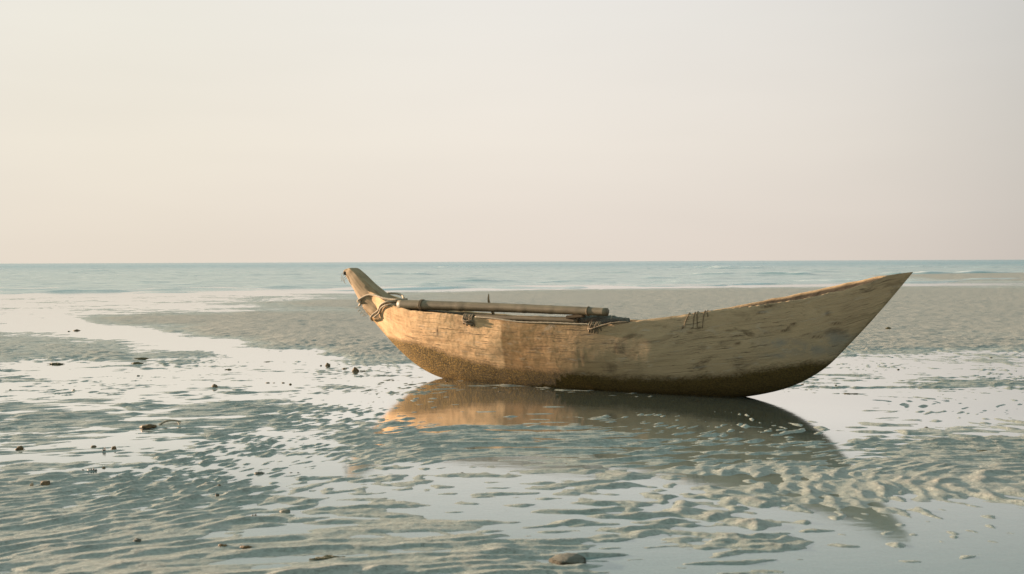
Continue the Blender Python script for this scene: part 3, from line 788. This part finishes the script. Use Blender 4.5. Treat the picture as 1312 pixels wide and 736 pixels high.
# ---- bamboo pole resting along the gunwale ---------------------------------
pts = catmull([L(s, n, z) for s, z, n in POLE], 60)
pole = empty('bamboo_pole', A_); place(pole)
tag(pole, 'long grey bamboo pole lying along the near gunwale of the canoe', 'pole')
def prad(t):
    r = .053-.014*t
    for k in (.13, .30, .46, .60, .73, .86): r += .0032*math.exp(-((t-k)/.008)**2)
    return r
tubes('pole_shaft', [((pts, prad), dict(seg=20, jit=.012))], M_pole, pole)
def band(t, r, n, mat, parent, name):
    k = int(t*60); c = pts[k]; tx = (pts[k+1]-pts[k-1]).normalized(); a1 = tx.orthogonal().normalized(); a2 = tx.cross(a1); sp = []
    for j in range(n):
        o = tx*(j-n/2)*.012; lp = [c+o+(a1*math.cos(x)+a2*math.sin(x))*(r+.004) for x in np.linspace(0, 2*math.pi, 26)]
        sp.append(((lp, .0055), dict(seg=6)))
    return tubes(name, sp, mat, parent)
band(.125, prad(.125), 3, M_cord, pole, 'cord_band')
band(.93, prad(.93)-.001, 1, M_cord, pole, 'cord_band')
# thin spar inside
spts = catmull([L(s, n+.02, z-.012) for s, z, n in SPAR], 40)
spar = tubes('wooden_spar', [((spts, lambda t: .020+.016*t), dict(seg=14, jit=.03))], M_pole); place(spar)
tag(spar, 'thin grey wooden spar lying inside the canoe just below the bamboo pole', 'spar')
# rolled net
npts = catmull([L(NET[0][0]-.03, .20, NET[0][1]-.010), L(NET[1][0], .19, NET[1][1]-.012), L(2.05, .19, NET[1][1]-.012), L(2.25, .17, NET[2][1]-.02)], 50)
net = empty('rolled_net', A_); place(net)
tag(net, 'grey rolled fishing net bundle tucked inside the canoe beneath the tip of the bamboo pole', 'fishing net')
tubes('net_roll', [((npts, lambda t: .045*(1-.35*max(0, t-.75)/.25)*(.75+.25*min(1, t*14))), dict(seg=18, jit=.30, twist=26, seed=9))], M_net, net)
sp = []
for t in (3, 20, 36):
    c = npts[t]; lp = [c+Vector((.004*math.sin(3*x), math.cos(x)*.046, math.sin(x)*.046)) for x in np.linspace(0, 2*math.pi, 22)]
    tubes('net_tie', [((lp, .005), dict(seg=6))], M_rope, net)
# chock between pole and rim
w, zn, zf, zk = F(1.70)
def chock():
    bm = bmesh.new(); bmesh.ops.create_cube(bm, size=1)
    bmesh.ops.scale(bm, vec=(.19, .07, .034), verts=bm.verts)
    bmesh.ops.bevel(bm, geom=bm.edges[:], offset=.008, segments=2, affect='EDGES')
    for v in bm.verts: v.co.z += .010*math.sin(v.co.x*24); v.co.y *= 1-.25*(v.co.x/.1)**2
    me = bpy.data.meshes.new('wooden_chock'); bm.to_mesh(me); bm.free()
    a = me.attributes.new('wood_uv', 'FLOAT_VECTOR', 'POINT')
    for i, v in enumerate(me.vertices): a.data[i].vector = v.co
    me.materials.append(M_hullblock); o = link(bpy.data.objects.new('wooden_chock', me))
    k = min(range(61), key=lambda i: abs(pts[i].x-BLOCK[0])); c = pts[k]
    o.matrix_world = BM @ Matrix.Translation((c.x, c.y, c.z-prad(k/60)-.015)); return o
M_hullblock = mat_wood('dark_block_wood', [(.035,.022,.01), (.10,.065,.03), (.16,.11,.06)])
tag(chock(), 'small dark wooden chock wedged under the thin half of the bamboo pole', 'chock')

# ------------------------------------------------------------------ strandline debris
def ground_z(x, y):
    X = np.array([[x]], float); Y = np.array([[y]], float); return max(float(sand_height(X, Y)[0, 0]), -.004)

def blob(w, d, h, seed, rough=.25, sub=3, flat=.25, angular=False):
    bm = bmesh.new(); bmesh.ops.create_icosphere(bm, subdivisions=sub, radius=1)
    rnd = random.Random(seed); off = Vector((rnd.uniform(0, 50), rnd.uniform(0, 50), rnd.uniform(0, 50)))
    from mathutils import noise as mn
    for v in bm.verts:
        p = v.co.copy(); n = mn.noise(p*1.3+off)*rough + mn.noise(p*3.1+off)*rough*.5 + mn.noise(p*7+off)*rough*.22
        v.co = p*(1+n)
        if angular:
            q = v.co; v.co = Vector((max(-.8, min(.8, q.x)), max(-.8, min(.8, q.y)), max(-.9, min(.75, q.z))))
        if v.co.z < -flat: v.co.z = -flat+(v.co.z+flat)*.3
        v.co = Vector((v.co.x*w/2, v.co.y*d/2, (v.co.z+flat)*h/(1+flat)))
    V = [v.co.copy() for v in bm.verts]; F_ = [tuple(x.index for x in f.verts) for f in bm.faces]; bm.free(); return V, F_

def add(dst, src, off=(0, 0, 0)):
    o = len(dst[0]); dst[0].extend([Vector(v)+Vector(off) for v in src[0]]); dst[1].extend([tuple(a+o for a in f) for f in src[1]])

def fronds(w, h, n, seed, upright=.6):
    """curled strips of weed growing out of a clump"""
    rnd = random.Random(seed); D = ([], [])
    for k in range(n):
        a = rnd.uniform(0, 2*math.pi); l = w*rnd.uniform(.3, .6); z = h*rnd.uniform(.2, 1)*upright
        p = [Vector((0, 0, h*.2)), Vector((math.cos(a)*l*.5, math.sin(a)*l*.5, z)), Vector((math.cos(a+.4)*l, math.sin(a+.4)*l, z*.35))]
        v, f, _ = tube_data(catmull(p, 6), lambda t: max(.0015, w*.05*(1-t*.8)), seg=5, jit=.3, seed=k); add(D, (v, f))
    return D

CATS = {'stone': 'stone', 'pebble': 'pebble', 'seaweed_clump': 'seaweed', 'seaweed_strand': 'seaweed', 'shell': 'shell', 'driftwood_twig': 'twig'}
GRP = {'stone': 'stones on the tidal flat', 'pebble': 'pebbles on the tidal flat', 'seaweed_clump': 'seaweed scraps on the tidal flat', 'seaweed_strand': 'seaweed scraps on the tidal flat', 'shell': 'shells on the tidal flat'}
for i, (x, y, w, h, kind, lab) in enumerate(DEBRIS):
    z = ground_z(x, y); D = ([], []); lo = lab.lower(); big = 'half buried' in lo; h *= 1 if big else .70; w *= 1 if big or kind != 'stone' else .80
    if kind == 'stone':
        big = 'half buried' in lo
        add(D, blob(w, w*(.8 if not big else 1.1), h*(1.1 if not big else .8), i, .28 if not big else .16, 4 if w > .06 else 3, .3, 'blocky' in lo))
        m = M_moss if big else M_stone_d if ('black' in lo or 'dark low' in lo) else (M_stone_g if ('sandy' in lo or 'grey green' in lo or big) else M_stone)
    elif kind == 'pebble':
        add(D, blob(w, w*.8, h*1.05, i, .2, 2, .3)); m = M_stone if 'brown' in lo or 'amber' in lo else M_stone_d
    elif kind == 'seaweed_clump':
        add(D, blob(w*.75, w*.6, h*.85, i, .55, 3, .2)); add(D, fronds(w, h, 14, i)); m = M_weed
    elif kind == 'seaweed_strand':
        rnd = random.Random(i); n = 6
        for k in range(n):
            p = [Vector(((t-.5)*w*rnd.uniform(.7, 1)+rnd.uniform(-.05, .05)*w, rnd.uniform(-.12, .12)*w+.06*w*math.sin(t*6+k), h*rnd.uniform(.15, .7))) for t in (0, .25, .5, .75, 1)]
            v, f, _ = tube_data(catmull(p, 16), lambda t: max(.002, h*.33*math.sin(math.pi*min(.97, max(.03, t)))), seg=6, jit=.5, seed=k); add(D, (v, f))
        m = M_weed2
    elif kind == 'shell':
        n = 4 if 'row' in lo else (2 if 'pair' in lo else 1)
        for k in range(n):
            ww = w/n*1.1; hh = h if n == 1 else h*(.8+.3*((k*7) % 3)/2)
            b_ = blob(ww, ww*.5, hh*1.05, i*7+k, .10, 3, .35)
            v2 = [Vector((v.x*(1-.55*max(0, v.z)/max(hh, .001))+.2*v.z, v.y, v.z)) for v in b_[0]]
            add(D, (v2, b_[1]), ((k-(n-1)/2)*w/n, 0, 0))
        m = M_shell_p if 'buff' in lo or 'white' in lo else M_shell
    else:
        pp = [Vector((-w*.5, 0, 0)), Vector((-w*.3, .01, h*.6)), Vector((0, .012, h*.95)), Vector((w*.35, .008, h*.8)), Vector((w*.48, 0, h*.55))]
        v, f, _ = tube_data(catmull(pp, 26), lambda t: .0085-.003*t, seg=8, jit=.2); add(D, (v, f))
        pp = [Vector((w*.30, .008, h*.85)), Vector((w*.42, -.02, h*.3)), Vector((w*.44, -.03, 0))]
        v, f, _ = tube_data(catmull(pp, 10), .006, seg=7, jit=.2); add(D, (v, f)); m = M_twig
    if not D[0]: continue
    o = mesh_obj(kind, D[0], D[1], m); o.location = (x, y, z-.30*h if kind in ('stone', 'pebble') else z-.003)
    o.rotation_euler = (0, 0, random.uniform(-.25, .25))
    tag(o, lab, CATS[kind], GRP.get(kind))
